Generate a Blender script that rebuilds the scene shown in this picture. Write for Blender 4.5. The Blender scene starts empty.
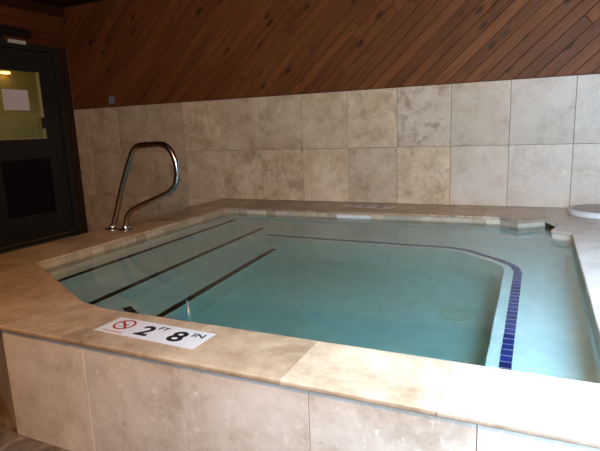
import bpy, bmesh, math, random
from mathutils import Vector, Matrix
random.seed(7)
SC = bpy.context.scene
COL = SC.collection
V = Vector

# ------------------------------------------------------------------ helpers
def tag(o, label=None, cat=None, group=None, kind=None):
    if label: o['label'] = label
    if cat: o['category'] = cat
    if group: o['group'] = group
    if kind: o['kind'] = kind
    return o

def thing(name, label, cat, loc, group=None, kind=None, rotz=0.0):
    o = bpy.data.objects.new(name, None)
    COL.objects.link(o)
    o.location = loc
    o.rotation_euler = (0, 0, rotz)
    o.empty_display_size = 0.1
    tag(o, label, cat, group, kind)
    return o

WORLD = {}
def wloc(o):
    p = V((0, 0, 0))
    while o is not None:
        p = p + o.location
        o = o.parent
    return p

def obj(name, bm, mats, parent=None, origin=None, smooth=False):
    """Link bm (built in world coordinates) as one mesh object."""
    me = bpy.data.meshes.new(name)
    if origin is None:
        if parent is not None:
            origin = wloc(parent)
        else:
            xs = [v.co for v in bm.verts]
            lo = V((min(c.x for c in xs), min(c.y for c in xs), min(c.z for c in xs)))
            hi = V((max(c.x for c in xs), max(c.y for c in xs), max(c.z for c in xs)))
            origin = V(((lo.x + hi.x) / 2, (lo.y + hi.y) / 2, lo.z))
    origin = V(origin)
    bm.transform(Matrix.Translation(-origin))
    bmesh.ops.recalc_face_normals(bm, faces=bm.faces)
    bm.to_mesh(me)
    bm.free()
    if not isinstance(mats, (list, tuple)): mats = [mats]
    for m in mats: me.materials.append(m)
    if smooth:
        for p in me.polygons: p.use_smooth = True
    o = bpy.data.objects.new(name, me)
    COL.objects.link(o)
    if parent is not None:
        o.parent = parent
        o.location = origin - wloc(parent)
    else:
        o.location = origin
    return o

def new_bm():
    bm = bmesh.new()
    bm.loops.layers.float_color.new('tid')
    return bm

def paint(bm, faces, col=None):
    lay = bm.loops.layers.float_color['tid']
    c = col or (random.random(), random.random(), random.random(), 1)
    for f in faces:
        for l in f.loops: l[lay] = c

def prism(bm, poly, z0, z1, bevel=0.0, segs=2, M=None, col=None, mat=0):
    """Vertical prism over a 2-D polygon; M maps (u, v, w) to world."""
    tmp = bmesh.new()
    lo = [tmp.verts.new((p[0], p[1], z0)) for p in poly]
    hi = [tmp.verts.new((p[0], p[1], z1)) for p in poly]
    n = len(poly)
    tmp.faces.new(lo[::-1]); tmp.faces.new(hi)
    for i in range(n):
        tmp.faces.new((lo[i], lo[(i + 1) % n], hi[(i + 1) % n], hi[i]))
    bmesh.ops.recalc_face_normals(tmp, faces=tmp.faces)
    if bevel > 0:
        bmesh.ops.bevel(tmp, geom=list(tmp.edges), offset=bevel, segments=segs, affect='EDGES', profile=0.5)
    if M is not None: tmp.transform(M)
    c = col or (random.random(), random.random(), random.random(), 1)
    mp = {v: bm.verts.new(v.co) for v in tmp.verts}
    fs = []
    for f in tmp.faces:
        g = bm.faces.new([mp[v] for v in f.verts]); g.material_index = mat
        fs.append(g)
    if 'tid' in bm.loops.layers.float_color.keys(): paint(bm, fs, c)
    tmp.free()
    return fs

def box(bm, lo, hi, bevel=0.0, segs=2, col=None, mat=0, M=None):
    return prism(bm, [(lo[0], lo[1]), (hi[0], lo[1]), (hi[0], hi[1]), (lo[0], hi[1])], lo[2], hi[2], bevel, segs, M, col, mat)

def tube(bm, pts, r, seg=14, caps=True):
    pts = [V(p) for p in pts]
    n = len(pts); rings = []
    t0 = (pts[1] - pts[0]).normalized()
    up = V((0, 1, 0)) if abs(t0.y) < 0.9 else V((1, 0, 0))
    nrm = (up - t0 * up.dot(t0)).normalized()
    for i in range(n):
        t = ((pts[min(i + 1, n - 1)] - pts[max(i - 1, 0)])).normalized()
        nrm = (nrm - t * nrm.dot(t)).normalized()
        b = t.cross(nrm)
        rings.append([bm.verts.new(pts[i] + r * (math.cos(a) * nrm + math.sin(a) * b)) for a in [2 * math.pi * k / seg for k in range(seg)]])
    for i in range(n - 1):
        for k in range(seg):
            bm.faces.new((rings[i][k], rings[i][(k + 1) % seg], rings[i + 1][(k + 1) % seg], rings[i + 1][k]))
    if caps:
        bm.faces.new(rings[0][::-1]); bm.faces.new(rings[-1])

def lathe(bm, prof, c, seg=40):
    rings = []
    for (r, z) in prof:
        if r < 1e-6: rings.append([bm.verts.new((c[0], c[1], c[2] + z))])
        else: rings.append([bm.verts.new((c[0] + r * math.cos(2 * math.pi * k / seg), c[1] + r * math.sin(2 * math.pi * k / seg), c[2] + z)) for k in range(seg)])
    for a, b in zip(rings, rings[1:]):
        for k in range(seg):
            k2 = (k + 1) % seg
            if len(a) == 1 and len(b) == 1: continue
            if len(a) == 1: bm.faces.new((a[0], b[k], b[k2]))
            elif len(b) == 1: bm.faces.new((a[k], b[0], a[k2]))
            else: bm.faces.new((a[k], a[k2], b[k2], b[k]))

def clip(poly, a, b, c):
    """Keep the part of poly where a*x + b*y <= c."""
    out = []
    for i in range(len(poly)):
        p, q = poly[i], poly[(i + 1) % len(poly)]
        dp = a * p[0] + b * p[1] - c; dq = a * q[0] + b * q[1] - c
        if dp <= 0: out.append(p)
        if (dp < 0 < dq) or (dq < 0 < dp):
            t = dp / (dp - dq)
            out.append((p[0] + t * (q[0] - p[0]), p[1] + t * (q[1] - p[1])))
    res = []
    for p in out:
        if not res or math.hypot(p[0] - res[-1][0], p[1] - res[-1][1]) > 1e-4: res.append(p)
    if len(res) > 1 and math.hypot(res[0][0] - res[-1][0], res[0][1] - res[-1][1]) < 1e-4: res.pop()
    return res

def area2(poly):
    return sum(poly[i][0] * poly[(i + 1) % len(poly)][1] - poly[(i + 1) % len(poly)][0] * poly[i][1] for i in range(len(poly)))

def offset(poly, d):
    """Offset a counter-clockwise polygon outwards by d."""
    n = len(poly); out = []
    for i in range(n):
        p0, p1, p2 = V(poly[i - 1]), V(poly[i]), V(poly[(i + 1) % n])
        e1 = (p1 - p0).normalized(); e2 = (p2 - p1).normalized()
        n1 = V((e1.y, -e1.x)); n2 = V((e2.y, -e2.x))
        k = 1 + n1.dot(n2)
        m = (n1 + n2) / max(k, 0.35)
        out.append((p1.x + m.x * d, p1.y + m.y * d))
    return out

# ------------------------------------------------------------------ materials
def mat(name):
    m = bpy.data.materials.new(name); m.use_nodes = True
    nt = m.node_tree; nt.nodes.clear()
    out = nt.nodes.new('ShaderNodeOutputMaterial')
    return m, nt, out

def N(nt, kind, **kw):
    n = nt.nodes.new(kind)
    for k, v in kw.items():
        if k.startswith('_'): setattr(n, k[1:], v)
        else: n.inputs[k.replace('_', ' ')].default_value = v
    return n

def ramp(nt, stops, fac):
    r = nt.nodes.new('ShaderNodeValToRGB')
    e = r.color_ramp.elements
    while len(e) < len(stops): e.new(0.5)
    for el, (p, c) in zip(e, stops):
        el.position = p; el.color = (c[0], c[1], c[2], 1)
    nt.links.new(fac, r.inputs['Fac'])
    return r.outputs['Color']

def mixc(nt, fac, a, b, mode='MIX'):
    m = nt.nodes.new('ShaderNodeMix'); m.data_type = 'RGBA'; m.blend_type = mode
    for s, v in ((m.inputs[0], fac), (m.inputs[6], a), (m.inputs[7], b)):
        if hasattr(v, 'links'): nt.links.new(v, s)
        elif isinstance(v, (int, float)): s.default_value = v
        else: s.default_value = (v[0], v[1], v[2], 1)
    return m.outputs[2]

def math_(nt, op, a, b=None, clampv=False):
    m = nt.nodes.new('ShaderNodeMath'); m.operation = op; m.use_clamp = clampv
    for i, v in enumerate((a, b)):
        if v is None: continue
        if hasattr(v, 'links'): nt.links.new(v, m.inputs[i])
        else: m.inputs[i].default_value = v
    return m.outputs[0]

def plain(name, col, rough=0.5, metal=0.0, var=0.06, spec=0.5, emit=None, estr=0.0):
    m, nt, out = mat(name)
    b = N(nt, 'ShaderNodeBsdfPrincipled')
    b.inputs['Roughness'].default_value = rough; b.inputs['Metallic'].default_value = metal
    b.inputs['Specular IOR Level'].default_value = spec
    tc = nt.nodes.new('ShaderNodeTexCoord')
    no = N(nt, 'ShaderNodeTexNoise', Scale=14.0, Detail=4.0)
    nt.links.new(tc.outputs['Object'], no.inputs['Vector'])
    c = ramp(nt, [(0.3, [x * (1 - var) for x in col]), (0.7, [min(1, x * (1 + var)) for x in col])], no.outputs['Fac'])
    nt.links.new(c, b.inputs['Base Color'])
    if emit:
        b.inputs['Emission Color'].default_value = (*emit, 1); b.inputs['Emission Strength'].default_value = estr
    nt.links.new(b.outputs[0], out.inputs['Surface'])
    return m

def travertine(name, light, mid, dark, rough=0.38, blotch=0.5, pits=0.5, tone=(0.80, 1.10), pale=(0.6, 0.58, 0.55)):
    m, nt, out = mat(name)
    L = nt.links.new
    tc = nt.nodes.new('ShaderNodeTexCoord')
    at = nt.nodes.new('ShaderNodeAttribute'); at.attribute_name = 'tid'
    ad = nt.nodes.new('ShaderNodeVectorMath'); ad.operation = 'MULTIPLY_ADD'
    L(at.outputs['Color'], ad.inputs[0]); ad.inputs[1].default_value = (37, 23, 51); L(tc.outputs['Object'], ad.inputs[2])
    vec = ad.outputs[0]
    sx = nt.nodes.new('ShaderNodeSeparateColor'); L(at.outputs['Color'], sx.inputs[0])
    n1 = N(nt, 'ShaderNodeTexNoise', Scale=4.6, Detail=12.0, Roughness=0.74, Distortion=0.2); L(vec, n1.inputs['Vector'])
    c = ramp(nt, [(0.34, dark), (0.49, mid), (0.63, light)], n1.outputs['Fac'])
    # lower alpha pales and greys a slab: cool right-hand light put into colour
    pv = math_(nt, 'MULTIPLY', math_(nt, 'SUBTRACT', 1.0, at.outputs['Alpha']), math_(nt, 'ADD', n1.outputs['Fac'], 0.15), True)
    c = mixc(nt, pv, c, pale)
    # soft cloudy bands
    n2 = N(nt, 'ShaderNodeTexNoise', Scale=9.0, Detail=6.0, Roughness=0.68, Distortion=0.3); L(vec, n2.inputs['Vector'])
    f2 = math_(nt, 'MULTIPLY', ramp(nt, [(0.50, (0, 0, 0)), (0.68, (1, 1, 1))], n2.outputs['Fac']), math_(nt, 'MULTIPLY', math_(nt, 'POWER', sx.outputs[1], 2.0), blotch))
    c = mixc(nt, f2, c, [x * 0.62 for x in dark])
    # filled holes, light and dark specks
    n3 = N(nt, 'ShaderNodeTexNoise', Scale=30.0, Detail=5.0, Roughness=0.65); L(vec, n3.inputs['Vector'])
    fl = ramp(nt, [(0.58, (0, 0, 0)), (0.66, (1, 1, 1))], n3.outputs['Fac'])
    c = mixc(nt, math_(nt, 'MULTIPLY', fl, math_(nt, 'MULTIPLY', sx.outputs[2], pits)), c, [min(1, x * 1.12) for x in light])
    fd = ramp(nt, [(0.30, (1, 1, 1)), (0.40, (0, 0, 0))], n3.outputs['Fac'])
    c = mixc(nt, math_(nt, 'MULTIPLY', fd, math_(nt, 'MULTIPLY', sx.outputs[1], pits * 0.9)), c, [x * 0.6 for x in dark])
    mr = nt.nodes.new('ShaderNodeMapRange'); mr.inputs['To Min'].default_value = tone[0]; mr.inputs['To Max'].default_value = tone[1]
    L(sx.outputs[0], mr.inputs['Value'])
    cm = nt.nodes.new('ShaderNodeVectorMath'); cm.operation = 'SCALE'; L(c, cm.inputs[0]); L(mr.outputs[0], cm.inputs['Scale'])
    b = N(nt, 'ShaderNodeBsdfPrincipled'); b.inputs['Roughness'].default_value = rough
    L(cm.outputs[0], b.inputs['Base Color'])
    bp = N(nt, 'ShaderNodeBump', Strength=0.12, Distance=0.004); L(n3.outputs['Fac'], bp.inputs['Height']); L(bp.outputs[0], b.inputs['Normal'])
    L(b.outputs[0], out.inputs['Surface'])
    return m

def wood(name, light, dark, rot, rough=0.5, knots=0.8, spread=(0.72, 1.18)):
    """rot: Euler turning object coordinates so that the grain runs along x."""
    m, nt, out = mat(name); L = nt.links.new
    tc = nt.nodes.new('ShaderNodeTexCoord')
    at = nt.nodes.new('ShaderNodeAttribute'); at.attribute_name = 'tid'
    mp = nt.nodes.new('ShaderNodeMapping'); mp.vector_type = 'POINT'; mp.inputs['Rotation'].default_value = rot
    L(tc.outputs['Object'], mp.inputs['Vector'])
    ad = nt.nodes.new('ShaderNodeVectorMath'); ad.operation = 'MULTIPLY_ADD'
    L(at.outputs['Color'], ad.inputs[0]); ad.inputs[1].default_value = (31, 17, 9); L(mp.outputs[0], ad.inputs[2])
    st = nt.nodes.new('ShaderNodeVectorMath'); st.operation = 'MULTIPLY'; L(ad.outputs[0], st.inputs[0]); st.inputs[1].default_value = (1.0, 14.0, 14.0)
    n1 = N(nt, 'ShaderNodeTexNoise', Scale=2.2, Detail=6.0, Roughness=0.6, Distortion=0.5); L(st.outputs[0], n1.inputs['Vector'])
    c = ramp(nt, [(0.3, dark), (0.7, light)], n1.outputs['Fac'])
    k2 = nt.nodes.new('ShaderNodeVectorMath'); k2.operation = 'MULTIPLY'; L(ad.outputs[0], k2.inputs[0]); k2.inputs[1].default_value = (3.2, 7.5, 7.5)
    vo = N(nt, 'ShaderNodeTexVoronoi', Scale=1.0); vo.feature = 'F1'; L(k2.outputs[0], vo.inputs['Vector'])
    kf = ramp(nt, [(0.09, (1, 1, 1)), (0.19, (0, 0, 0))], vo.outputs['Distance'])
    c = mixc(nt, math_(nt, 'MULTIPLY', kf, knots), c, [x * 0.25 for x in dark])
    sx = nt.nodes.new('ShaderNodeSeparateColor'); L(at.outputs['Color'], sx.inputs[0])
    mr = nt.nodes.new('ShaderNodeMapRange'); mr.inputs['To Min'].default_value = spread[0]; mr.inputs['To Max'].default_value = spread[1]
    L(sx.outputs[0], mr.inputs['Value'])
    cm = nt.nodes.new('ShaderNodeVectorMath'); cm.operation = 'SCALE'; L(c, cm.inputs[0]); L(mr.outputs[0], cm.inputs['Scale'])
    b = N(nt, 'ShaderNodeBsdfPrincipled'); b.inputs['Roughness'].default_value = rough; b.inputs['Specular IOR Level'].default_value = 0.15
    L(cm.outputs[0], b.inputs['Base Color'])
    bp = N(nt, 'ShaderNodeBump', Strength=0.15, Distance=0.003); L(n1.outputs['Fac'], bp.inputs['Height']); L(bp.outputs[0], b.inputs['Normal'])
    L(b.outputs[0], out.inputs['Surface'])
    return m

T_WALL = travertine('wall travertine', (0.80, 0.615, 0.42), (0.68, 0.495, 0.315), (0.47, 0.31, 0.175), rough=0.42, blotch=0.9, pits=0.6, pale=(0.47, 0.445, 0.43))
T_COPE = travertine('coping travertine', (0.57, 0.43, 0.29), (0.45, 0.315, 0.195), (0.28, 0.175, 0.095), rough=0.36, blotch=1.1, pits=0.7, tone=(0.74, 1.18), pale=(0.58, 0.55, 0.53))
T_FRONT = travertine('surround travertine', (0.82, 0.755, 0.67), (0.72, 0.635, 0.54), (0.55, 0.455, 0.36), rough=0.42, blotch=0.5, pits=0.8, tone=(0.86, 1.06), pale=(0.84, 0.80, 0.77))
T_BAND = travertine('waterline travertine', (0.60, 0.50, 0.36), (0.50, 0.40, 0.27), (0.38, 0.28, 0.17), rough=0.4, blotch=0.5, pits=0.4, tone=(0.82, 1.16), pale=(0.62, 0.60, 0.54))
GROUT = plain('grout', (0.30, 0.25, 0.20), 0.9)
W_DIAG = wood('diagonal cedar', (0.205, 0.068, 0.021), (0.105, 0.032, 0.009), (0, math.radians(42.5), 0))
W_HORI = wood('horizontal cedar', (0.185, 0.062, 0.022), (0.10, 0.030, 0.011), (0, 0, math.radians(90)))
W_TRIM = wood('dark cedar trim', (0.050, 0.024, 0.014), (0.028, 0.013, 0.008), (0, math.radians(90), 0), spread=(0.8, 1.1))
W_CEIL = wood('dark ceiling boards', (0.07, 0.026, 0.011), (0.035, 0.013, 0.006), (0, 0, 0))
PLASTER = plain('pool plaster', (0.90, 0.93, 0.94), 0.7, var=0.05)
DARKTILE = plain('dark step tile', (0.022, 0.018, 0.018), 0.45, var=0.2)
METAL = plain('brushed stainless steel', (0.52, 0.51, 0.49), 0.22, 1.0, var=0.04)
DOORM = plain('charcoal painted metal', (0.024, 0.026, 0.025), 0.5, var=0.08, spec=0.25)
DOORP = plain('black door panel', (0.005, 0.005, 0.007), 0.5, var=0.1, spec=0.15)
BEAD = plain('pale glazing bead', (0.50, 0.47, 0.22), 0.4)
BRASS = plain('worn threshold metal', (0.24, 0.17, 0.10), 0.4, 0.7)
PLASTIC = plain('white pool plastic', (0.74, 0.75, 0.76), 0.35, var=0.02)
LIDTOP = plain('stone coloured lid', (0.50, 0.455, 0.41), 0.6)
GREYP = plain('grey plastic plate', (0.22, 0.22, 0.25), 0.4)
BLACKP = plain('black plastic', (0.012, 0.012, 0.014), 0.4)
VINYL = plain('white vinyl', (0.60, 0.585, 0.58), 0.35, var=0.03)
INK = plain('black ink', (0.010, 0.010, 0.011), 0.4)
REDINK = plain('red ink', (0.36, 0.030, 0.035), 0.4)
PAPER = plain('white paper', (0.92, 0.88, 0.95), 0.8, var=0.03)
YELLOW = plain('yellow painted wall', (0.50, 0.46, 0.16), 0.7)
WALLP = plain('cream painted wall', (0.55, 0.46, 0.36), 0.8)
DRAIN = plain('cream drain plastic', (0.88, 0.87, 0.80), 0.5)
WHITEF = plain('white window frame', (0.75, 0.75, 0.74), 0.5)

def stone_floor():
    m, nt, out = mat('mottled stone floor'); L = nt.links.new
    tc = nt.nodes.new('ShaderNodeTexCoord')
    n = N(nt, 'ShaderNodeTexNoise', Scale=9.0, Detail=8.0, Roughness=0.65, Distortion=0.6); L(tc.outputs['Object'], n.inputs['Vector'])
    c = ramp(nt, [(0.33, (0.045, 0.032, 0.026)), (0.5, (0.14, 0.095, 0.065)), (0.68, (0.30, 0.22, 0.15))], n.outputs['Fac'])
    b = N(nt, 'ShaderNodeBsdfPrincipled', Roughness=0.5); L(c, b.inputs['Base Color'])
    bp = N(nt, 'ShaderNodeBump', Strength=0.3, Distance=0.01); L(n.outputs['Fac'], bp.inputs['Height']); L(bp.outputs[0], b.inputs['Normal'])
    L(b.outputs[0], out.inputs['Surface'])
    return m
FLOORM = stone_floor()

def blue_tile():
    """2 inch cobalt mosaic, every tile its own shade."""
    m, nt, out = mat('cobalt mosaic tile'); L = nt.links.new
    at = nt.nodes.new('ShaderNodeAttribute'); at.attribute_name = 'tid'
    sx = nt.nodes.new('ShaderNodeSeparateColor'); L(at.outputs['Color'], sx.inputs[0])
    c = ramp(nt, [(0.0, (0.012, 0.022, 0.17)), (1.0, (0.03, 0.05, 0.30))], sx.outputs[0])
    b = N(nt, 'ShaderNodeBsdfPrincipled', Roughness=0.25); L(c, b.inputs['Base Color'])
    L(b.outputs[0], out.inputs['Surface'])
    return m
BLUE = blue_tile()

def water_mat():
    m, nt, out = mat('pool water'); L = nt.links.new
    g = N(nt, 'ShaderNodeBsdfRefraction', Roughness=0.0, IOR=1.333)
    gl = N(nt, 'ShaderNodeBsdfGlass', Roughness=0.0, IOR=1.333)
    tc = nt.nodes.new('ShaderNodeTexCoord')
    n = N(nt, 'ShaderNodeTexNoise', Scale=3.5, Detail=2.0, Roughness=0.5); L(tc.outputs['Object'], n.inputs['Vector'])
    bp = N(nt, 'ShaderNodeBump', Strength=0.10, Distance=0.02); L(n.outputs['Fac'], bp.inputs['Height'])
    L(bp.outputs[0], gl.inputs['Normal'])
    nt.nodes.remove(g)
    ab = N(nt, 'ShaderNodeVolumeAbsorption', Density=WATER_DENS); ab.inputs['Color'].default_value = WATER_COL
    L(gl.outputs[0], out.inputs['Surface']); L(ab.outputs[0], out.inputs['Volume'])
    return m
WATER_DENS = 1.5
WATER_COL = (0.50, 0.72, 0.68, 1)
WATER = water_mat()

def pane_mat():
    m, nt, out = mat('door glass'); L = nt.links.new
    gl = N(nt, 'ShaderNodeBsdfGlossy', Roughness=0.02); tr = N(nt, 'ShaderNodeBsdfTransparent')
    tr.inputs['Color'].default_value = (0.86, 0.88, 0.84, 1)
    fr = N(nt, 'ShaderNodeFresnel', IOR=1.45)
    mx = nt.nodes.new('ShaderNodeMixShader'); L(fr.outputs[0], mx.inputs[0]); L(tr.outputs[0], mx.inputs[1]); L(gl.outputs[0], mx.inputs[2])
    L(mx.outputs[0], out.inputs['Surface'])
    return m
PANE = pane_mat()

# ------------------------------------------------------------------ dimensions
FLOOR = -0.472; CEIL = 2.14
XL = -3.24; XR = 3.4; YF = -5.1
TW = 0.457; X0 = -0.7456

# ------------------------------------------------------------------ the room
bm = new_bm()
box(bm, (XL - 0.14, YF - 0.12, FLOOR - 0.1), (XR + 0.12, -3.22, FLOOR)); box(bm, (XL - 0.14, -3.22, FLOOR - 0.1), (-1.18, 0.14, FLOOR))
prism(bm, [(-1.18, -3.22), (-0.06, -3.22), (-1.18, -2.66)], FLOOR - 0.1, FLOOR)
box(bm, (2.72, -3.22, FLOOR - 0.1), (XR + 0.12, 0.14, FLOOR))
tag(obj('floor', bm, FLOORM), kind='structure')
bm = new_bm()
SX0, SX1, SY0, SY1 = 2.05, 3.25, -4.15, -2.75          # added skylight opening, unseen, to brighten the bench and right coping
w = 0.12; y = YF - 0.12
while y < 0.14 - 0.01:
    y1 = min(y + w, 0.14)
    spans = [(XL - 0.14, XR + 0.12)] if (y1 <= SY0 or y >= SY1) else [(XL - 0.14, SX0), (SX1, XR + 0.12)]
    for xa, xb in spans: box(bm, (xa, y + 0.001, CEIL), (xb, y1 - 0.001, CEIL + 0.02), 0.003, 1)
    y = y1
for lo, hi in (((XL - 0.14, YF - 0.12), (XR + 0.12, SY0)), ((XL - 0.14, SY1), (XR + 0.12, 0.14)), ((XL - 0.14, SY0), (SX0, SY1)), ((SX1, SY0), (XR + 0.12, SY1))):
    box(bm, (lo[0], lo[1], CEIL + 0.015), (hi[0], hi[1], CEIL + 0.1))
tag(obj('ceiling', bm, W_CEIL), kind='structure')

wb = thing('wall_back', None, None, (0, 0, FLOOR), kind='structure')
bm = new_bm(); box(bm, (XL - 0.14, 0.02, FLOOR), (XR + 0.12, 0.14, CEIL))
obj('backing', bm, GROUT, wb)
# tiles: rows z -.472..0, 0..0.5001, 0.5001..1.0085
bm = new_bm()
MZ = Matrix(((1, 0, 0, 0), (0, 0, 1, 0), (0, 1, 0, 0), (0, 0, 0, 1)))   # (x, z, y)
PRE = {}
for r, (z0, z1) in enumerate(((FLOOR, 0.0), (0.0, 0.5001), (0.5001, 1.0085))):
    k = -6
    while True:
        xa = max(XL, X0 + k * TW); xb = min(XR, X0 + (k + 1) * TW)
        if xa >= XR: break
        if xb - xa > 0.02:
            if (r, k) in {(1, 2): 1}: col = (0.05, 0.55, 0.95, 0.9)
            elif r == 2 and k == 2: col = (0.30, 0.75, 0.60, 1)
            elif r == 1 and k in (-1, 0): col = (0.45, 0.98, 0.15 + 0.1 * k, 1)
            elif r == 1 and k == 3: col = (0.5, 0.8, 0.35, 1)
            elif k >= 4: col = ((0.0 if r == 2 else 0.5) + (0.12 if r == 2 else 0.3) * random.random(), 0.35 * random.random(), random.random(), (0.3 if k > 4 else 0.45) + (0.15 if r == 2 else 0))  # right tiles paler, top row darker: light falloff put into the colour
            elif k in (2, 3): col = (0.2 + 0.5 * random.random(), 0.6 + 0.4 * random.random(), random.random(), 0.55)
            else: col = (random.random(), 0.55 * random.random(), random.random(), 1)
            prism(bm, [(xa + 0.0013, z0 + 0.0013), (xb - 0.0013, z0 + 0.0013), (xb - 0.0013, z1 - 0.0013), (xa + 0.0013, z1 - 0.0013)], 0.0, 0.02, 0.0012, 1, MZ, col)
        k += 1
obj('tile_cladding', bm, T_WALL, wb)
# diagonal boards
bm = new_bm()
th = math.radians(42.5); ux, uz = math.cos(th), math.sin(th); PW = 0.089
rect = [(XL, 1.0095), (XR, 1.0095), (XR, CEIL), (XL, CEIL)]
smin = min(-uz * p[0] + ux * p[1] for p in rect); smax = max(-uz * p[0] + ux * p[1] for p in rect)
s = smin; i = 0
while s < smax:
    poly = clip(rect, uz, -ux, -s)              # s >= s
    poly = clip(poly, -uz, ux, s + PW) if len(poly) > 2 else poly
    if len(poly) > 2 and abs(area2(poly)) > 0.004:
        ts = [ux * p[0] + uz * p[1] for p in poly]
        cuts = [min(ts) - 1]
        if random.random() < 0.35: cuts.append(min(ts) + (max(ts) - min(ts)) * random.uniform(0.3, 0.7))
        cuts.append(max(ts) + 1)
        for a, b in zip(cuts, cuts[1:]):
            q = clip(clip(poly, ux, uz, b), -ux, -uz, -a)
            if len(q) > 2 and abs(area2(q)) > 0.003:
                q2 = offset(q if area2(q) > 0 else q[::-1], -0.0008)
                prism(bm, q2, 0.004, 0.02, 0.0045, 1, MZ, (random.betavariate(2.5, 2.5), random.random(), random.random(), 1))
    s += PW; i += 1
obj('wood_cladding', bm, W_DIAG, wb)

# left wall with the doorway
DY0, DY1, DZ = -1.25, -0.13, 1.69
wl = thing('wall_left', None, None, (XL - 0.07, -3.2, FLOOR), kind='structure')
bm = new_bm()
for lo, hi in (((XL - 0.14, YF, FLOOR), (XL - 0.015, DY0, CEIL)), ((XL - 0.14, DY1, FLOOR), (XL - 0.015, 0.02, CEIL)), ((XL - 0.14, DY0, DZ), (XL - 0.015, DY1, CEIL))):
    box(bm, lo, hi)
obj('backing', bm, WALLP, wl)
bm = new_bm(); z = DZ + 0.002
MX = Matrix(((0, 0, 1, 0), (1, 0, 0, 0), (0, 1, 0, 0), (0, 0, 0, 1)))   # (y, z, x)
z = FLOOR
while z < CEIL - 0.005:
    z1 = min(z + 0.086, CEIL)
    segs = [(YF, DY0 - 0.004), (DY1 + 0.125 - 0.001, -0.001)] if z < DZ else [(YF, -0.012)]
    if z < DZ < z1 - 0.02: segs = [(YF, DY0 - 0.004)]
    for a, b in segs:
        if b - a > 0.05:
            prism(bm, [(a, z + 0.0008), (b, z + 0.0008), (b, z1 - 0.0008), (a, z1 - 0.0008)], XL - 0.015, XL, 0.0045, 1, MX)
    if z < DZ < z1 - 0.02:
        prism(bm, [(DY0, DZ + 0.001), (-0.012, DZ + 0.001), (-0.012, z1 - 0.0008), (DY0, z1 - 0.0008)], XL - 0.015, XL, 0.002, 1, MX)
    z = z1
obj('wood_cladding', bm, W_HORI, wl)
bm = new_bm(); box(bm, (XL - 0.015, -0.128, FLOOR), (XL + 0.012, -0.006, DZ - 0.003), 0.001)
tag(obj('trim_1', bm, W_TRIM), kind='structure')
bm = new_bm(); box(bm, (XL + 0.0005, -0.030, DZ), (XL + 0.016, -0.002, 2.034), 0.001)
tag(obj('trim_2', bm, W_HORI), kind='structure')

bm = new_bm(); box(bm, (XL + 0.0005, YF + 0.001, 2.035), (XL + 0.035, -0.001, CEIL - 0.001), 0.003)
tag(obj('trim_3', bm, W_CEIL), kind='structure')
# right wall, front wall with a window behind the photographer, added skylight in the ceiling
WX0, WX1, WZ0, WZ1 = 2.0, 3.3, 0.45, 2.0
def frame_boxes(bm, a0, a1, put):
    f = 0.05
    put(bm, a0, a1, WZ0, WZ0 + f); put(bm, a0, a1, WZ1 - f, WZ1)
    for q in (a0, (a0 + a1 - f) / 2, a1 - f): put(bm, q, q + f, WZ0 + f, WZ1 - f)
bm = new_bm(); box(bm, (XR, YF - 0.12, FLOOR), (XR + 0.12, 0.02, CEIL))
tag(obj('wall_right', bm, W_TRIM), kind='structure')
bm = new_bm()
for lo, hi in (((XL - 0.14, YF - 0.12, FLOOR), (WX0, YF, CEIL)), ((WX1, YF - 0.12, FLOOR), (XR, YF, CEIL)), ((WX0, YF - 0.12, FLOOR), (WX1, YF, WZ0)), ((WX0, YF - 0.12, WZ1), (WX1, YF, CEIL))):
    box(bm, lo, hi)
tag(obj('wall_front', bm, W_TRIM), kind='structure')
bm = new_bm(); frame_boxes(bm, WX0, WX1, lambda b, p, q, z0, z1: box(b, (p, YF - 0.09, z0), (q, YF - 0.03, z1)))
tag(obj('window_1', bm, WHITEF), kind='structure')
bm = new_bm(); f = 0.05
box(bm, (SX0, SY0, CEIL + 0.03), (SX1, SY0 + f, CEIL + 0.09)); box(bm, (SX0, SY1 - f, CEIL + 0.03), (SX1, SY1, CEIL + 0.09))
for xx in (SX0, (SX0 + SX1 - f) / 2, SX1 - f): box(bm, (xx, SY0 + f, CEIL + 0.03), (xx + f, SY1 - f, CEIL + 0.09))
tag(obj('added_skylight', bm, WHITEF), kind='structure')  # frame around the added overhead light, out of view

# ------------------------------------------------------------------ door
d = thing('door_1', None, None, (XL, -0.69, FLOOR), kind='structure')
bm = new_bm(); fx0, fx1 = XL - 0.13, XL + 0.02
box(bm, (fx0, DY1 - 0.06, FLOOR), (fx1, DY1 - 0.002, DZ - 0.002), 0.004); box(bm, (fx0, DY0 + 0.002, FLOOR), (fx1, DY0 + 0.06, DZ - 0.002), 0.004)
box(bm, (fx0, DY0 + 0.06, DZ - 0.065), (fx1, DY1 - 0.06, DZ - 0.002), 0.004)
obj('door_frame', bm, DOORM, d)
lx0, lx1 = XL - 0.055, XL - 0.012
ly0, ly1, lz0, lz1 = DY0 + 0.064, DY1 - 0.064, FLOOR + 0.015, DZ - 0.069
GY0, GY1, GZ0, GZ1 = -0.985, -0.395, 0.69, 1.405
PY0, PY1, PZ0, PZ1 = -0.985, -0.385, -0.13, 0.475
bm = new_bm()
for (a, b, c, e) in ((ly0, GY0, lz0, lz1), (GY1, ly1, lz0, lz1), (GY0, GY1, GZ1, lz1), (GY0, GY1, PZ1, GZ0), (GY0, GY1, lz0, PZ0)):
    box(bm, (lx0, a, c), (lx1, b, e))
leaf = obj('door_leaf', bm, DOORM, d)
bm = new_bm(); box(bm, (lx0 + 0.008, PY0 - 0.005, PZ0), (lx1 - 0.012, GY1 + 0.0, PZ1))
for k in range(9):
    zz = PZ0 + 0.03 + k * 0.065
obj('lower_panel', bm, DOORP, leaf)
bm = new_bm(); box(bm, (lx0 + 0.018, GY0, GZ0), (lx0 + 0.024, GY1, GZ1))
obj('glass_pane', bm, PANE, leaf)
bm = new_bm()
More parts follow.
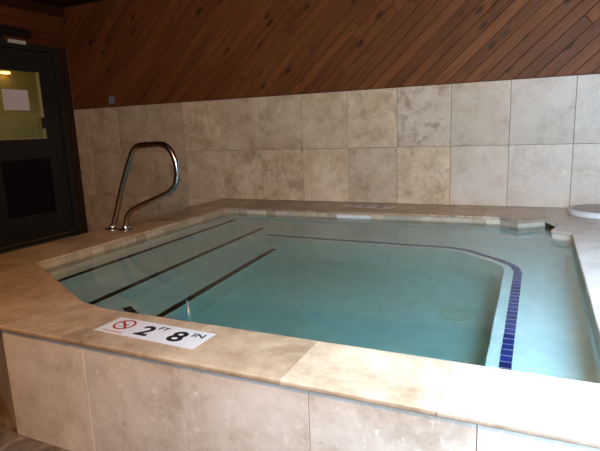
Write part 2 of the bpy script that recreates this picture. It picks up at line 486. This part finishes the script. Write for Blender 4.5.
bw = 0.018
box(bm, (lx0 + 0.026, GY1 - bw - 0.012, GZ0), (lx1 - 0.002, GY1 - 0.0, GZ1), 0.002); box(bm, (lx0 + 0.026, GY0, GZ0), (lx1 - 0.002, GY0 + bw, GZ1), 0.002)
box(bm, (lx0 + 0.026, GY0 + bw, GZ0), (lx1 - 0.002, GY1 - bw - 0.012, GZ0 + 0.012), 0.002)
tag(obj('glazing_bead', bm, BEAD, leaf), 'pale yellow glazing bead')
bm = new_bm(); box(bm, (lx1 + 0.0005, -0.445, 0.80), (lx1 + 0.03, -0.385, 0.92), 0.006)
tag(obj('door_latch', bm, BLACKP, leaf), 'black door latch')
bm = new_bm(); box(bm, (lx1 + 0.0005, ly0 + 0.002, FLOOR + 0.055), (lx1 + 0.012, ly1 - 0.002, FLOOR + 0.07), 0.002)
tag(obj('door_sweep', bm, BRASS, leaf), 'dull brass door sweep')
cl = new_bm(); box(cl, (XL + 0.0005, -0.86, 1.745), (XL + 0.06, -0.48, 1.825), 0.01)
box(cl, (XL + 0.06, -0.80, 1.752), (XL + 0.075, -0.58, 1.765), 0.004)
tube(cl, [(XL + 0.035, -0.80, 1.74), (XL + 0.04, -0.80, 1.72), (XL + 0.06, -0.95, 1.70)], 0.011, 8)
clo = obj('door_closer', cl, BLACKP, d)
bm = new_bm(); box(bm, (XL + 0.0205, -0.745, 1.668), (XL + 0.045, -0.548, 1.706), 0.004)
tag(obj('closer_bracket', bm, PLASTIC, clo), 'white bracket plate')

bm = new_bm()
box(bm, (lx0 + 0.0275, -0.852, 0.995), (lx0 + 0.0283, -0.552, 1.208))
tag(obj('paper_notice', bm, PAPER), 'white sheet of paper taped inside the glass of the dark door', 'notice')

# hallway behind the door
HX = -5.3
bm = new_bm()
box(bm, (HX - 0.1, -2.0, FLOOR), (HX, 1.4, CEIL)); 
tag(obj('wall_hallway', bm, YELLOW), kind='structure')
bm = new_bm(); box(bm, (HX - 0.1, 1.4, FLOOR), (XL - 0.141, 1.5, CEIL)); box(bm, (HX - 0.1, -2.1, FLOOR), (XL - 0.141, -2.0, CEIL)); box(bm, (XL - 0.2, 0.141, FLOOR), (XL - 0.141, 1.4, CEIL))
tag(obj('wall_hallway_side', bm, YELLOW), kind='structure')
bm = new_bm(); box(bm, (HX - 0.1, -2.1, FLOOR - 0.1), (XL - 0.141, 1.5, FLOOR))
tag(obj('floor_hallway', bm, FLOORM), kind='structure')
bm = new_bm(); box(bm, (HX - 0.1, -2.1, CEIL), (XL - 0.141, 1.5, CEIL + 0.1))
tag(obj('ceiling_hallway', bm, WALLP), kind='structure')
BULB = plain('glowing lamp glass', (0.9, 0.6, 0.3), 0.4, emit=(1.0, 0.42, 0.13), estr=7.0)
lp = thing('wall_lamp', 'small orange glowing wall lamp seen through the top of the door glass', 'lamp', (HX, 0.667, 1.60))
bm = new_bm(); box(bm, (HX + 0.0005, 0.60, 1.615), (HX + 0.02, 0.735, 1.66), 0.004); obj('back_plate', bm, BRASS, lp)
bm = new_bm(); box(bm, (HX + 0.0205, 0.607, 1.618), (HX + 0.09, 0.73, 1.652), 0.012, 3); obj('lamp_shade', bm, BULB, lp)
ld = bpy.data.lights.new('hallway light', 'AREA'); ld.shape = 'RECTANGLE'; ld.size = 0.6; ld.size_y = 1.4; ld.energy = HALL_E if 'HALL_E' in globals() else 9; ld.color = (1.0, 0.80, 0.52)
lo = bpy.data.objects.new('hallway_light', ld); COL.objects.link(lo); lo.location = (-4.35, -0.3, CEIL - 0.02)

# switch box on the boards
sw = thing('wall_switch', 'small grey square switch plate on the diagonal wood wall', 'switch', (-2.62, 0.004, 1.085))
bm = new_bm(); box(bm, (-2.662, -0.010, 1.045), (-2.582, 0.0035, 1.125), 0.004); obj('cover_plate', bm, GREYP, sw)
bm = new_bm(); box(bm, (-2.632, -0.018, 1.067), (-2.612, -0.0105, 1.103), 0.003); obj('toggle', bm, GREYP, sw)

# ------------------------------------------------------------------ the pool
IN = [(-0.83, -2.545), (0.0, -2.965), (0.055, -2.985), (0.13, -2.995), (1.963, -2.995), (1.963, -1.0), (1.85, -0.915), (1.895, -0.715), (1.82, -0.52), (1.647, -0.645), (1.519, -0.5085), (-0.83, -0.5085)]
assert area2(IN) > 0
OUTX, OUTXR = -1.25, 2.78
pool = thing('pool', 'raised warm water pool clad in beige travertine with steps and bench', 'pool', (0.75, -1.7, FLOOR))
ZW = -0.055; BOT = -0.865

# surround: tiled outside faces
bm = new_bm()
FY = -3.274
CH0 = (-0.104, FY); CH1 = (OUTX + 0.02, FY + (-0.104 - OUTX - 0.02) * 0.495)
core = [(CH1[0] + 0.025, CH1[1] + 0.02), (CH0[0] + 0.006, FY + 0.022), (OUTXR - 0.02, FY + 0.022), (OUTXR - 0.02, -0.001), (CH1[0] + 0.025, -0.001)]
outer = core; inner = offset(IN, 0.075)
def ring(bm, outp, inp, z0, z1, col=None):
    """wall ring between two outlines with different vertex counts, as bridged caps"""
    tmp = bmesh.new()
    def loop(p, z): 
        vs = [tmp.verts.new((a[0], a[1], z)) for a in p]
        return vs, [tmp.edges.new((vs[i], vs[(i + 1) % len(vs)])) for i in range(len(vs))]
    ov0, oe0 = loop(outp, z0); iv0, ie0 = loop(inp, z0); ov1, oe1 = loop(outp, z1); iv1, ie1 = loop(inp, z1)
    bmesh.ops.triangle_fill(tmp, edges=oe0 + ie0, use_beauty=True)
    bmesh.ops.triangle_fill(tmp, edges=oe1 + ie1, use_beauty=True)
    for a, b in ((ov0, ov1), (iv0, iv1)):
        for i in range(len(a)):
            j = (i + 1) % len(a); tmp.faces.new((a[i], a[j], b[j], b[i]))
    def within(c):
        k = False
        for i in range(len(inp)):
            (x1, y1), (x2, y2) = inp[i - 1], inp[i]
            if (y1 > c.y) != (y2 > c.y) and c.x < (x2 - x1) * (c.y - y1) / (y2 - y1) + x1: k = not k
        return k
    bad = [f for f in tmp.faces if len(f.verts) == 3 and within(f.calc_center_median())]
    bmesh.ops.delete(tmp, geom=bad, context='FACES_ONLY')
    mp = {v: bm.verts.new(v.co) for v in tmp.verts}
    fs = [bm.faces.new([mp[v] for v in f.verts]) for f in tmp.faces]
    if 'tid' in bm.loops.layers.float_color.keys(): paint(bm, fs, col)
    tmp.free()
def along(bm, a, b, z0, z1, thick, seams, mtx_bevel=0.0012, cols=None):
    """tiles standing along the line a->b (outside is on the right hand side), seams as distances"""
    a = V((a[0], a[1], 0)); b = V((b[0], b[1], 0)); u = (b - a).normalized(); n = V((u.y, -u.x, 0)); Lh = (b - a).length
    M = Matrix(((u.x, 0, -n.x, a.x), (u.y, 0, -n.y, a.y), (0, 1, 0, 0), (0, 0, 0, 1)))
    ss = [0.0] + [q for q in seams if 0.01 < q < Lh - 0.01] + [Lh]
    for i, (p, q) in enumerate(zip(ss, ss[1:])):
        prism(bm, [(p + 0.001, z0), (q - 0.001, z0), (q - 0.001, z1), (p + 0.001, z1)], 0.0, thick, mtx_bevel, 1, M, cols[i % len(cols)] if cols else None)
ring(bm, outer, inner, FLOOR + 0.001, -0.022)
front_cols = [(0.75, 0.1, 0.15, 1), (0.25, 0.5, 0.85, 1), (0.45, 0.35, 0.75, 1), (0.6, 0.5, 0.95, 1), (0.8, 0.15, 0.9, 0.35), (0.8, 0.2, 0.5, 0.2), (0.7, .2, .3, 0.2)]  # right-hand tiles paler, the brighter light there put into the colour
core_o = obj('surround_core', bm, GROUT, pool)
bm = new_bm()
along(bm, CH0, (OUTXR, FY), FLOOR + 0.001, -0.021, 0.02, [0.426, 0.852, 1.297, 1.749, 2.195, 2.64], cols=front_cols)
along(bm, CH1, CH0, FLOOR + 0.001, -0.021, 0.02, [0.40, 0.84])
along(bm, (CH1[0], -0.002), CH1, FLOOR + 0.001, -0.021, 0.02, [0.44 * k for k in range(1, 7)])
along(bm, (OUTXR, FY), (OUTXR, -0.002), FLOOR + 0.001, -0.021, 0.02, [0.44 * k for k in range(1, 8)])
obj('surround_tiles', bm, T_FRONT, pool)

# basin: plaster shell
bi = offset(IN, 0.016); bo = offset(IN, 0.07)
bm = new_bm()
ring(bm, bo, bi, BOT, -0.17)
prism(bm, bo, BOT - 0.05, BOT)
basin = obj('basin', bm, PLASTER, pool)
# waterline band, one travertine strip after another; the skimmer mouth stays open
bm = new_bm()
n = len(IN); o0 = offset(IN, 0.006); o1 = offset(IN, 0.07)
for i in range(n):
    if i == 7: continue
    a0, a1, b0, b1 = V(o0[i]), V(o0[(i + 1) % n]), V(o1[i]), V(o1[(i + 1) % n])
    Ls = (a1 - a0).length; cnt = max(1, round(Ls / 0.10))
    for k in range(cnt):
        t0, t1 = k / cnt, (k + 1) / cnt
        e = 0.0007 / Ls
        q = [a0.lerp(a1, t0 + e), a0.lerp(a1, t1 - e), b0.lerp(b1, t1 - e), b0.lerp(b1, t0 + e)]
        prism(bm, [(p.x, p.y) for p in q], -0.168, -0.0205, 0.0007, 1, None, (random.random(), random.random() ** 2, random.random(), 0.1 if 5 <= i <= 9 else (0.7 + 0.3 * random.random() if i in (0, 11) else 0.35 + 0.65 * random.random())))
obj('waterline_band', bm, T_BAND, pool)
# sill below skimmer mouth
a0, a1, b0, b1 = o0[7], o0[8], o1[7], o1[8]
bm = new_bm(); prism(bm, [a0, a1, b1, b0], -0.168, -0.10)
# throat behind it
thr = thing('x', None, None, (0, 0, 0)); bpy.data.objects.remove(thr)
u = (V(IN[8]) - V(IN[7])); nn = V((u.y, -u.x)).normalized()
c0 = V(IN[7]) + nn * 0.02; c1 = V(IN[8]) + nn * 0.02
prism(bm, [tuple(c0), tuple(c1), tuple(c1 + nn * 0.06), tuple(c0 + nn * 0.06)], -0.115, -0.10)
obj('skimmer_sill', bm, T_BAND, pool)
bm = new_bm()
m0, m1 = V(IN[8]).lerp(V(IN[7]), 0.02), V(IN[8]).lerp(V(IN[7]), 0.92)
prism(bm, [tuple(m0), tuple(m1), tuple(m1 + nn * 0.02), tuple(m0 + nn * 0.02)], -0.026, -0.004, 0.003)
tag(obj('skimmer_lintel', bm, PLASTIC, pool), 'white plastic lintel of the corner skimmer')
bm = new_bm(); box(bm, (0.234, -0.512, -0.070), (0.532, -0.5028, -0.030), 0.003)
box(bm, (0.25, -0.5145, -0.064), (0.516, -0.5118, -0.058), 0.001)
tag(obj('skimmer_faceplate', bm, PLASTIC, pool), 'white skimmer faceplate at the back water line')

# coping slabs
bm = new_bm()
CT = 0.020
def slab(poly, col=None, bev=0.005):
    p = offset(poly if area2(poly) > 0 else poly[::-1], -0.0006)
    tmp = bmesh.new()
    lo = [tmp.verts.new((q[0], q[1], -CT)) for q in p]; hi = [tmp.verts.new((q[0], q[1], 0.0)) for q in p]
    tmp.faces.new(lo[::-1]); tmp.faces.new(hi)
    for i in range(len(p)):
        tmp.faces.new((lo[i], lo[(i + 1) % len(p)], hi[(i + 1) % len(p)], hi[i]))
    ex = []
    for e in tmp.edges:
        m = (e.verts[0].co + e.verts[1].co) / 2
        if abs(e.verts[0].co.z - e.verts[1].co.z) < 1e-6 and free_edge(m): ex.append(e)
    if ex: bmesh.ops.bevel(tmp, geom=ex, offset=0.007, segments=3, affect='EDGES', profile=0.5, clamp_overlap=True)
    c = col or (random.random(), random.random(), random.random(), 1)
    mp = {v: bm.verts.new(v.co) for v in tmp.verts}
    paint(bm, [bm.faces.new([mp[v] for v in f.verts]) for f in tmp.faces], c)
    tmp.free()
def free_edge(m):
    segs_ = [(IN[i - 1], IN[i]) for i in range(len(IN))] + [(cc, (-0.108, FO)), ((-0.108, FO), (OUTXR, FO)), ((OUTX, cc[1]), (OUTX, 0))]
    for a, b in segs_:
        a, b = V(a), V(b); t = max(0, min(1, (V((m.x, m.y)) - a).dot(b - a) / (b - a).length_squared))
        if (a + (b - a) * t - V((m.x, m.y))).length < 0.0025: return True
    return False
FO = -3.287                                      # outer front lip
cc = (OUTX - 0.0, FO + (-0.104 - OUTX) * 0.495)
def cols_(i): return ((0.5, 0.3, 0.2, 1), (0.2, 0.5, 0.6, 1), (0.3, 0.2, 0.5, 1), (0.75, 0.1, 0.3, 0.85), (0.85, 0.1, 0.7, 0.6))[i % 5]  # later slabs paler: brighter right end put into their colour
front_in = [(0.0, -2.965), (0.055, -2.985), (0.13, -2.995)]
slab([IN[0], (OUTX, cc[1]), (-0.66, FO + 0.275), (-0.40, -2.763)][0:4], (0.95, 0.45, 0.3, 1))
slab([(-0.40, -2.763), (-0.66, FO + 0.275), (-0.108, FO), (0.0, -2.965)], (0.85, 0.3, 0.5, 1))
slab(front_in + [(0.23, -2.995), (0.23, FO), (-0.108, FO)], (0.6, 0.35, 0.4, 1))
xs = [0.23, 0.67, 1.11, 1.55, 1.963]
for i, (a, b) in enumerate(zip(xs, xs[1:])): slab([(a, -2.995), (a, FO), (b, FO), (b, -2.995)], cols_(i + 1))
slab([(1.963, -2.995), (1.963, FO), (2.40, FO), (2.40, -2.995)], cols_(3)); slab([(2.40, -2.995), (2.40, FO), (OUTXR, FO), (OUTXR, -2.995)], cols_(4))
ys = [-2.545, -2.12, -1.68, -1.24, -0.80, -0.5085]
for i, (a, b) in enumerate(zip(ys, ys[1:])):
    aa = cc[1] if i == 0 else a
    slab([(IN[0][0], a), (IN[0][0], b), (OUTX, b), (OUTX, aa)], (0.75 + 0.25 * random.random(), random.random() * 0.6, random.random(), 1))
xs = [OUTX, -0.76, -0.32, 0.12, 0.56, 1.0, 1.40]
for a, b in zip(xs, xs[1:]):
    if a < -0.83 < b: slab([(a, -0.5085), (-0.83, -0.5085), (b, -0.5085), (b, -0.001), (a, -0.001)])
    else: slab([(a, -0.5085), (b, -0.5085), (b, -0.001), (a, -0.001)])
slab([(1.40, -0.5085), (1.519, -0.5085), (1.647, -0.645), (1.82, -0.52), (1.82, -0.001), (1.40, -0.001)], (0.7, 0.2, 0.3, 0.6))
slab([(1.82, -0.52), (1.895, -0.715), (2.30, -0.715), (2.30, -0.001), (1.82, -0.001)], (0.8, 0.2, 0.3, 0.25))
slab([(2.30, -0.715), (OUTXR, -0.715), (OUTXR, -0.001), (2.30, -0.001)], (0.8, 0.2, 0.8, 0.2))
slab([(1.895, -0.715), (1.85, -0.915), (1.963, -1.0), (2.40, -1.0), (2.40, -0.715)], (0.75, 0.2, 0.6, 0.15))
slab([(2.40, -1.0), (OUTXR, -1.0), (OUTXR, -0.715), (2.40, -0.715)], (0.8, 0.1, 0.1, 0.15))
ys = [-2.995, -2.55, -2.11, -1.67, -1.23, -1.0]
for a, b in zip(ys, ys[1:]):
    for xa, xb in ((1.963, 2.40), (2.40, OUTXR)): slab([(xa, a), (xb, a), (xb, b), (xa, b)], (0.7 + 0.3 * random.random(), 0.2 * random.random(), random.random(), 0.1))  # right coping paler and greyer, cool daylight put into its colour
obj('coping', bm, T_COPE, pool)

# steps and bench (all meshes clipped to the basin)
def inside(poly, d=0.004):
    """clip a simple polygon to the left, front chamfer and front sides of the basin"""
    b = offset(IN, 0.016 + d)
    q = clip(poly, -1, 0, -b[0][0])
    e = V(b[1]) - V(b[0]); nx, ny = e.y, -e.x
    q = clip(q, nx, ny, nx * b[0][0] + ny * b[0][1])
    q = clip(q, 0, -1, -b[4][1])
    q = clip(q, 0, 1, b[11][1])
    return q
LIPZ = [(-0.205, -0.650), (-0.405, -0.328), (-0.605, -0.003)]
STRIPS = [(-0.675, -0.68, -2.75), (-0.353, -0.74, -2.80), (-0.030, -1.15, -2.50)]
NX = [-0.9, -0.650, -0.328]
for k, (zt, xe) in enumerate(LIPZ):
    bm = new_bm()
    prism(bm, inside([(-0.9, -3.1), (xe, -3.1), (xe, -0.4), (-0.9, -0.4)]) if k == 0 else inside([(NX[k] - 0.02, -3.1), (xe, -3.1), (xe, -0.4), (NX[k] - 0.02, -0.4)]), BOT - 0.02, zt, 0.006, 2)
    st = obj('step', bm, PLASTER, pool)
    xs_, ya, yb = STRIPS[k]
    bm = new_bm()
    poly = [(xs_ - 0.022, yb), (xs_ + 0.022, yb), (xs_ + 0.022, ya), (xs_ - 0.022, ya)]
    poly = inside(poly, -0.02)
    prism(bm, poly, zt - 0.004, zt + 0.004, 0.001, 1)
    tag(obj('step_edge_strip', bm, DARKTILE, st), 'dark tile strip along the step edge')
BZ = -0.405
lip = [(-0.32, -1.035), (1.255, -1.035), (1.34, -1.075), (1.53, -1.235), (1.592, -1.315), (1.605, -1.40), (1.605, -2.72), (0.23, -2.72), (-0.12, -2.525)]
bm = new_bm()
bring = offset(IN, 0.018)
# C-shaped outline: down the inside lip, round the front and up the outside
yfl = bring[0][1] + (bring[1][1] - bring[0][1]) * (-0.33 - bring[0][0]) / (bring[1][0] - bring[0][0])
C = [(-0.33, bring[11][1]), (-0.33, -1.035)] + lip[1:9] + [(-0.33, -2.46), (-0.33, yfl)] + bring[1:11]
tmp = bmesh.new()
lo_ = [tmp.verts.new((p[0], p[1], BOT - 0.02)) for p in C]; hi_ = [tmp.verts.new((p[0], p[1], BZ)) for p in C]
from mathutils.geometry import tessellate_polygon
for t in tessellate_polygon([[V((p[0], p[1], 0)) for p in C]]):
    tmp.faces.new([hi_[i] for i in t]); tmp.faces.new([lo_[i] for i in reversed(t)])
for i in range(len(C)):
    j = (i + 1) % len(C); tmp.faces.new((lo_[i], lo_[j], hi_[j], hi_[i]))
me_ = bpy.data.meshes.new('tmp'); tmp.to_mesh(me_); tmp.free(); bm.from_mesh(me_); bpy.data.meshes.remove(me_)
bench = obj('bench', bm, PLASTER, pool)
# mosaic line along the bench edge, tile by tile
path = [(-0.19, -0.962), (1.24, -0.966), (1.36, -1.01), (1.60, -1.225), (1.655, -1.30), (1.678, -1.40), (1.674, -2.76)]
bm = new_bm()
def mosaic(path, w=0.045, step=0.050):
    pts = [V(p) for p in path]
    acc = []; 
    for a, b in zip(pts, pts[1:]):
        Ls = (b - a).length; k = max(1, round(Ls / step))
        for i in range(k): acc.append((a.lerp(b, i / k), a.lerp(b, (i + 1) / k)))
    for a, b in acc:
        t = (b - a).normalized(); nv = V((-t.y, t.x)); g = t * 0.0022
        q = [a + g - nv * w / 2, b - g - nv * w / 2, b - g + nv * w / 2, a + g + nv * w / 2]
        prism(bm, [(p.x, p.y) for p in q], BZ - 0.003, BZ + 0.003, 0.0008, 1)
mosaic(path)
tag(obj('bench_edge_mosaic', bm, BLUE, bench), 'cobalt blue mosaic line along the bench edge')
bm = new_bm(); mosaic([(-0.14, -2.588), (0.20, -2.783), (1.64, -2.79)])
tag(obj('bench_edge_strip', bm, DARKTILE, bench), 'dark tile strip along the front bench edge')
# main drain
bm = new_bm()
DC = (1.385, -1.67, BOT)
lathe(bm, [(0.100, 0.0), (0.100, 0.010), (0.094, 0.016), (0.086, 0.016), (0.082, 0.012), (0.060, 0.020), (0.0, 0.024)], DC)
dr = obj('drain_cover', bm, DRAIN, pool, smooth=True)
tag(dr, 'round cream drain cover')
# water
bm = new_bm(); prism(bm, offset(IN, 0.04), BOT - 0.03, ZW)
wt = obj('water', bm, WATER, None)
tag(wt, 'still turquoise water filling the raised travertine pool', 'water', kind='stuff')

# ------------------------------------------------------------------ skimmer lid
lid = thing('skimmer_lid', 'round white skimmer lid lying on the coping in the back right corner', 'lid', (2.20, -0.25, 0.0))
bm = new_bm(); lathe(bm, [(0.0, 0.0005), (0.222, 0.0005), (0.230, 0.006), (0.228, 0.030), (0.218, 0.042), (0.210, 0.042), (0.206, 0.038), (0.0, 0.038)], (2.20, -0.25, 0), 56)
obj('lid_disc', bm, PLASTIC, lid)
bm = new_bm(); lathe(bm, [(0.0, 0.0395), (0.203, 0.0395), (0.207, 0.0425), (0.05, 0.047), (0.0, 0.047)], (2.20, -0.25, 0), 56)
tag(obj('lid_insert', bm, LIDTOP, lid), 'stone coloured round lid insert')

# ------------------------------------------------------------------ grab rail
RY = -1.63
rail = thing('grab_rail', 'curved stainless steel grab rail standing on the left coping', 'handrail', (-1.09, RY, 0.0))
ctrl = [(-1.158, 0.0), (-1.110, 0.10), (-1.00, 0.36), (-0.905, 0.545), (-0.875, 0.590), (-0.835, 0.615), (-0.79, 0.622), (-0.64, 0.626), (-0.585, 0.614), (-0.545, 0.58), (-0.515, 0.52), (-0.505, 0.455), (-0.510, 0.39), (-0.535, 0.335), (-0.58, 0.297), (-0.64, 0.27), (-0.74, 0.232), (-0.87, 0.185), (-0.945, 0.150), (-0.99, 0.110), (-1.015, 0.055), (-1.028, 0.0)]
def catmull(c, n=7):
    out = []
    for i in range(len(c) - 1):
        p0, p1, p2, p3 = [V(c[max(0, min(len(c) - 1, i + k))]) for k in (-1, 0, 1, 2)]
        for j in range(n):
            t = j / n
            out.append(0.5 * ((2 * p1) + (p2 - p0) * t + (2 * p0 - 5 * p1 + 4 * p2 - p3) * t * t + (3 * p1 - p0 - 3 * p2 + p3) * t ** 3))
    out.append(V(c[-1])); return out
bm = new_bm(); tube(bm, [(p.x, RY, p.y) for p in catmull(ctrl) if p.y > 0.016], 0.0205, 18)
obj('rail_tube', bm, METAL, rail, smooth=True)
for xb in (-1.158, -1.028):
    bm = new_bm(); lathe(bm, [(0.0, 0.0012), (0.056, 0.0012), (0.056, 0.006), (0.050, 0.011), (0.028, 0.016), (0.024, 0.030), (0.0, 0.030)], (xb, RY, 0), 28)
    fl = obj('base_flange', bm, METAL, rail)
    for k in range(3):
        a = math.radians(90 + 120 * k + (180 if xb < -1.1 else 0))
        bm = new_bm(); lathe(bm, [(0.0, 0.0), (0.008, 0.0), (0.008, 0.005), (0.0, 0.007)], (xb + 0.042 * math.cos(a), RY + 0.042 * math.sin(a), 0.0105), 10)
        obj('bolt', bm, METAL, fl)

# ------------------------------------------------------------------ depth markers
def text_mesh(s, size, bold=0.0, sx=1.0, extr=0.0003):
    cu = bpy.data.curves.new('t', 'FONT'); cu.body = s; cu.size = size; cu.offset = bold; cu.extrude = extr
    cu.align_x = 'CENTER'; cu.align_y = 'CENTER'
    o = bpy.data.objects.new('t', cu); COL.objects.link(o)
    bpy.context.view_layer.update()
    dg = bpy.context.evaluated_depsgraph_get()
    me = bpy.data.meshes.new_from_object(o.evaluated_get(dg))
    bpy.data.objects.remove(o); bpy.data.curves.remove(cu)
    b = bmesh.new(); b.from_mesh(me); bpy.data.meshes.remove(me)
    xs = [v.co for v in b.verts]
    lo = V((min(c.x for c in xs), min(c.y for c in xs), 0)); hi = V((max(c.x for c in xs), max(c.y for c in xs), 0))
    b.transform(Matrix.Translation(-(lo + hi) / 2))
    b.transform(Matrix.Diagonal((sx, 1, 1, 1)))
    return b, (hi - lo)

def put_text(bm, s, cx, cy, w, h, z, bold=0.0):
    """text fitted into w x h; heavier strokes come from slightly shifted copies"""
    d_ = bold * w
    sh = [(0, 0)] if not bold else [(0, 0), (-d_, 0), (d_, 0), (0, -d_), (0, d_), (-d_ * .7, -d_ * .7), (d_ * .7, d_ * .7), (-d_ * .7, d_ * .7), (d_ * .7, -d_ * .7)]
    for k, (dx, dy) in enumerate(sh):
        b, sz = text_mesh(s, 1.0)
        b.transform(Matrix.Diagonal(((w - 2 * d_) / sz.x, (h - 2 * d_) / sz.y, 1, 1)))
        b.transform(Matrix.Translation((cx + dx, cy + dy, z + 0.00001 * k)))
        me = bpy.data.meshes.new('tt'); b.to_mesh(me); b.free(); bm.from_mesh(me); bpy.data.meshes.remove(me)

def marker(loc, rotz, label):
    t = thing('depth_marker', label, 'depth marker', loc, None, None, rotz)
    def part(name, bm, m, par=t, lab=None):
        me = bpy.data.meshes.new(name); bm.to_mesh(me); bm.free(); me.materials.append(m)
        o = bpy.data.objects.new(name, me); COL.objects.link(o); o.parent = par
        if lab: o['label'] = lab
        return o
    bm = new_bm(); prism(bm, [(-0.226, -0.067), (0.226, -0.067), (0.226, 0.067), (-0.226, 0.067)], 0.0002, 0.0016)
    part('vinyl_strip', bm, VINYL)
    bm = bmesh.new(); zt = 0.0020
    put_text(bm, '2', -0.031, -0.003, 0.060, 0.082, zt, 0.05); put_text(bm, '8', 0.112, -0.002, 0.062, 0.084, zt, 0.05)
    put_text(bm, 'FT', 0.022, 0.034, 0.042, 0.025, zt, 0.02); put_text(bm, 'IN', 0.180, 0.030, 0.048, 0.029, zt, 0.02)
    part('depth_lettering', bm, INK, lab='black lettering 2 FT 8 IN')
    bm = bmesh.new(); R_, r_ = 0.0435, 0.0345; cx, cy = -0.152, 0.012; sg = 40
    for k in range(sg):
        a0, a1 = 2 * math.pi * k / sg, 2 * math.pi * (k + 1) / sg
        q = [(cx + r_ * math.cos(a0), cy + r_ * math.sin(a0)), (cx + R_ * math.cos(a0), cy + R_ * math.sin(a0)), (cx + R_ * math.cos(a1), cy + R_ * math.sin(a1)), (cx + r_ * math.cos(a1), cy + r_ * math.sin(a1))]
        bm.faces.new([bm.verts.new((p[0], p[1], zt + 0.0004)) for p in q])
    a = math.radians(135); ca, sa = math.cos(a), math.sin(a)
    bm.faces.new([bm.verts.new((cx + ca * p - sa * q, cy + sa * p + ca * q, zt + 0.0004)) for p, q in ((-0.036, -0.0045), (0.036, -0.0045), (0.036, 0.0045), (-0.036, 0.0045))])
    sym = part('prohibition_ring', bm, REDINK, lab='red no diving circle with a slash')
    bm = bmesh.new()
    # diver: head, slanting body, arm and legs, water line
    def bar(x0, y0, x1, y1, w):
        d_ = V((x1 - x0, y1 - y0)).normalized(); n_ = V((-d_.y, d_.x)) * w / 2
        bm.faces.new([bm.verts.new((cx + p[0], cy + p[1], zt + 0.0001)) for p in ((x0 - n_.x, y0 - n_.y), (x1 - n_.x, y1 - n_.y), (x1 + n_.x, y1 + n_.y), (x0 + n_.x, y0 + n_.y))])
    bar(-0.018, 0.010, 0.006, 0.000, 0.007); bar(0.006, 0.000, 0.018, -0.010, 0.004); bar(-0.018, 0.010, -0.028, 0.008, 0.004)
    bm.faces.new([bm.verts.new((cx + 0.012 + 0.005 * math.cos(k * math.pi / 6), cy + 0.004 + 0.005 * math.sin(k * math.pi / 6), zt + 0.0001)) for k in range(12)])
    for k in range(4): bar(-0.020 + 0.011 * k, -0.017 + 0.002 * (k % 2), -0.010 + 0.011 * k, -0.015 - 0.002 * (k % 2), 0.0025)
    part('diver_pictogram', bm, INK, sym)
    bm = bmesh.new(); put_text(bm, 'NO DIVING', -0.150, -0.052, 0.095, 0.011, zt)
    part('warning_lettering', bm, REDINK, lab='tiny red words under the circle')
    return t
marker((0.523, -3.131, 0.0), math.radians(-1.8), 'white vinyl depth marker reading 2 FT 8 IN on the front coping')
marker((0.425, -0.225, 0.0), math.radians(-4.0), 'white vinyl depth marker on the back coping below the tiled wall')

# ------------------------------------------------------------------ light
WIN_E = 112
SKY_E = 178
FILL_E = 208
DAY = (0.52, 0.82, 1.12)
def area(name, loc, rot, sx, sy, e, col):
    l = bpy.data.lights.new(name, 'AREA'); l.shape = 'RECTANGLE'; l.size = sx; l.size_y = sy; l.energy = e; l.color = col
    o = bpy.data.objects.new(name, l); COL.objects.link(o); o.location = loc; o.rotation_euler = rot
    return o
d1 = area('window_daylight', ((WX0 + WX1) / 2, YF - 0.14, (WZ0 + WZ1) / 2), (math.radians(90), 0, 0), WX1 - WX0, WZ1 - WZ0, WIN_E, DAY)
d1.data.spread = math.radians(120)
d2 = area('overhead_fill_light', ((SX0 + SX1) / 2, (SY0 + SY1) / 2, CEIL + 0.12), (0, 0, 0), SX1 - SX0, SY1 - SY0, SKY_E, DAY)  # added cool overhead light shining down through the skylight opening
d2.data.spread = math.radians(106)
pl = bpy.data.lights.new('warm fill light', 'POINT'); pl.energy = FILL_E; pl.color = (1.0, 0.54, 0.21); pl.shadow_soft_size = 0.12
po = bpy.data.objects.new('warm_fill_light', pl); COL.objects.link(po); po.location = (1.5, -4.5, CEIL - 0.25)  # added warm fill without a fixture, lifts and warms the left side
wd = bpy.data.worlds.new('World'); SC.world = wd; wd.use_nodes = True
bg = wd.node_tree.nodes['Background']; bg.inputs[0].default_value = (0.75, 0.85, 1.0, 1); bg.inputs[1].default_value = 0.6

# ------------------------------------------------------------------ camera
cam = bpy.data.cameras.new('Camera'); co = bpy.data.objects.new('Camera', cam); COL.objects.link(co)
cam.sensor_fit = 'HORIZONTAL'; cam.sensor_width = 36.0; cam.lens = 508.47 / 600 * 36.0
cam.clip_start = 0.02
a, b, c = -0.4388, 0.1905, -0.0388
fwd = V((math.sin(a) * math.cos(b), math.cos(a) * math.cos(b), -math.sin(b)))
r = V((math.cos(a), -math.sin(a), 0)); u = r.cross(fwd)
r2 = math.cos(c) * r + math.sin(c) * u; u2 = -math.sin(c) * r + math.cos(c) * u
M = Matrix(((r2.x, u2.x, -fwd.x, 1.7486), (r2.y, u2.y, -fwd.y, -4.4669), (r2.z, u2.z, -fwd.z, 0.7038), (0, 0, 0, 1)))
co.matrix_world = M
SC.camera = co

SC.cycles.use_denoising = True
SC.cycles.max_bounces = 14
SC.cycles.diffuse_bounces = 6
SC.cycles.transmission_bounces = 10
SC.cycles.glossy_bounces = 6
SC.cycles.caustics_refractive = True
SC.cycles.caustics_reflective = True
SC.cycles.blur_glossy = 0.3
SC.cycles.sample_clamp_indirect = 0.0
SC.view_settings.view_transform = 'Standard'
SC.view_settings.look = 'None'
SC.view_settings.exposure = 0.0
SC.view_settings.gamma = 1.0
SC.view_settings.use_curve_mapping = False
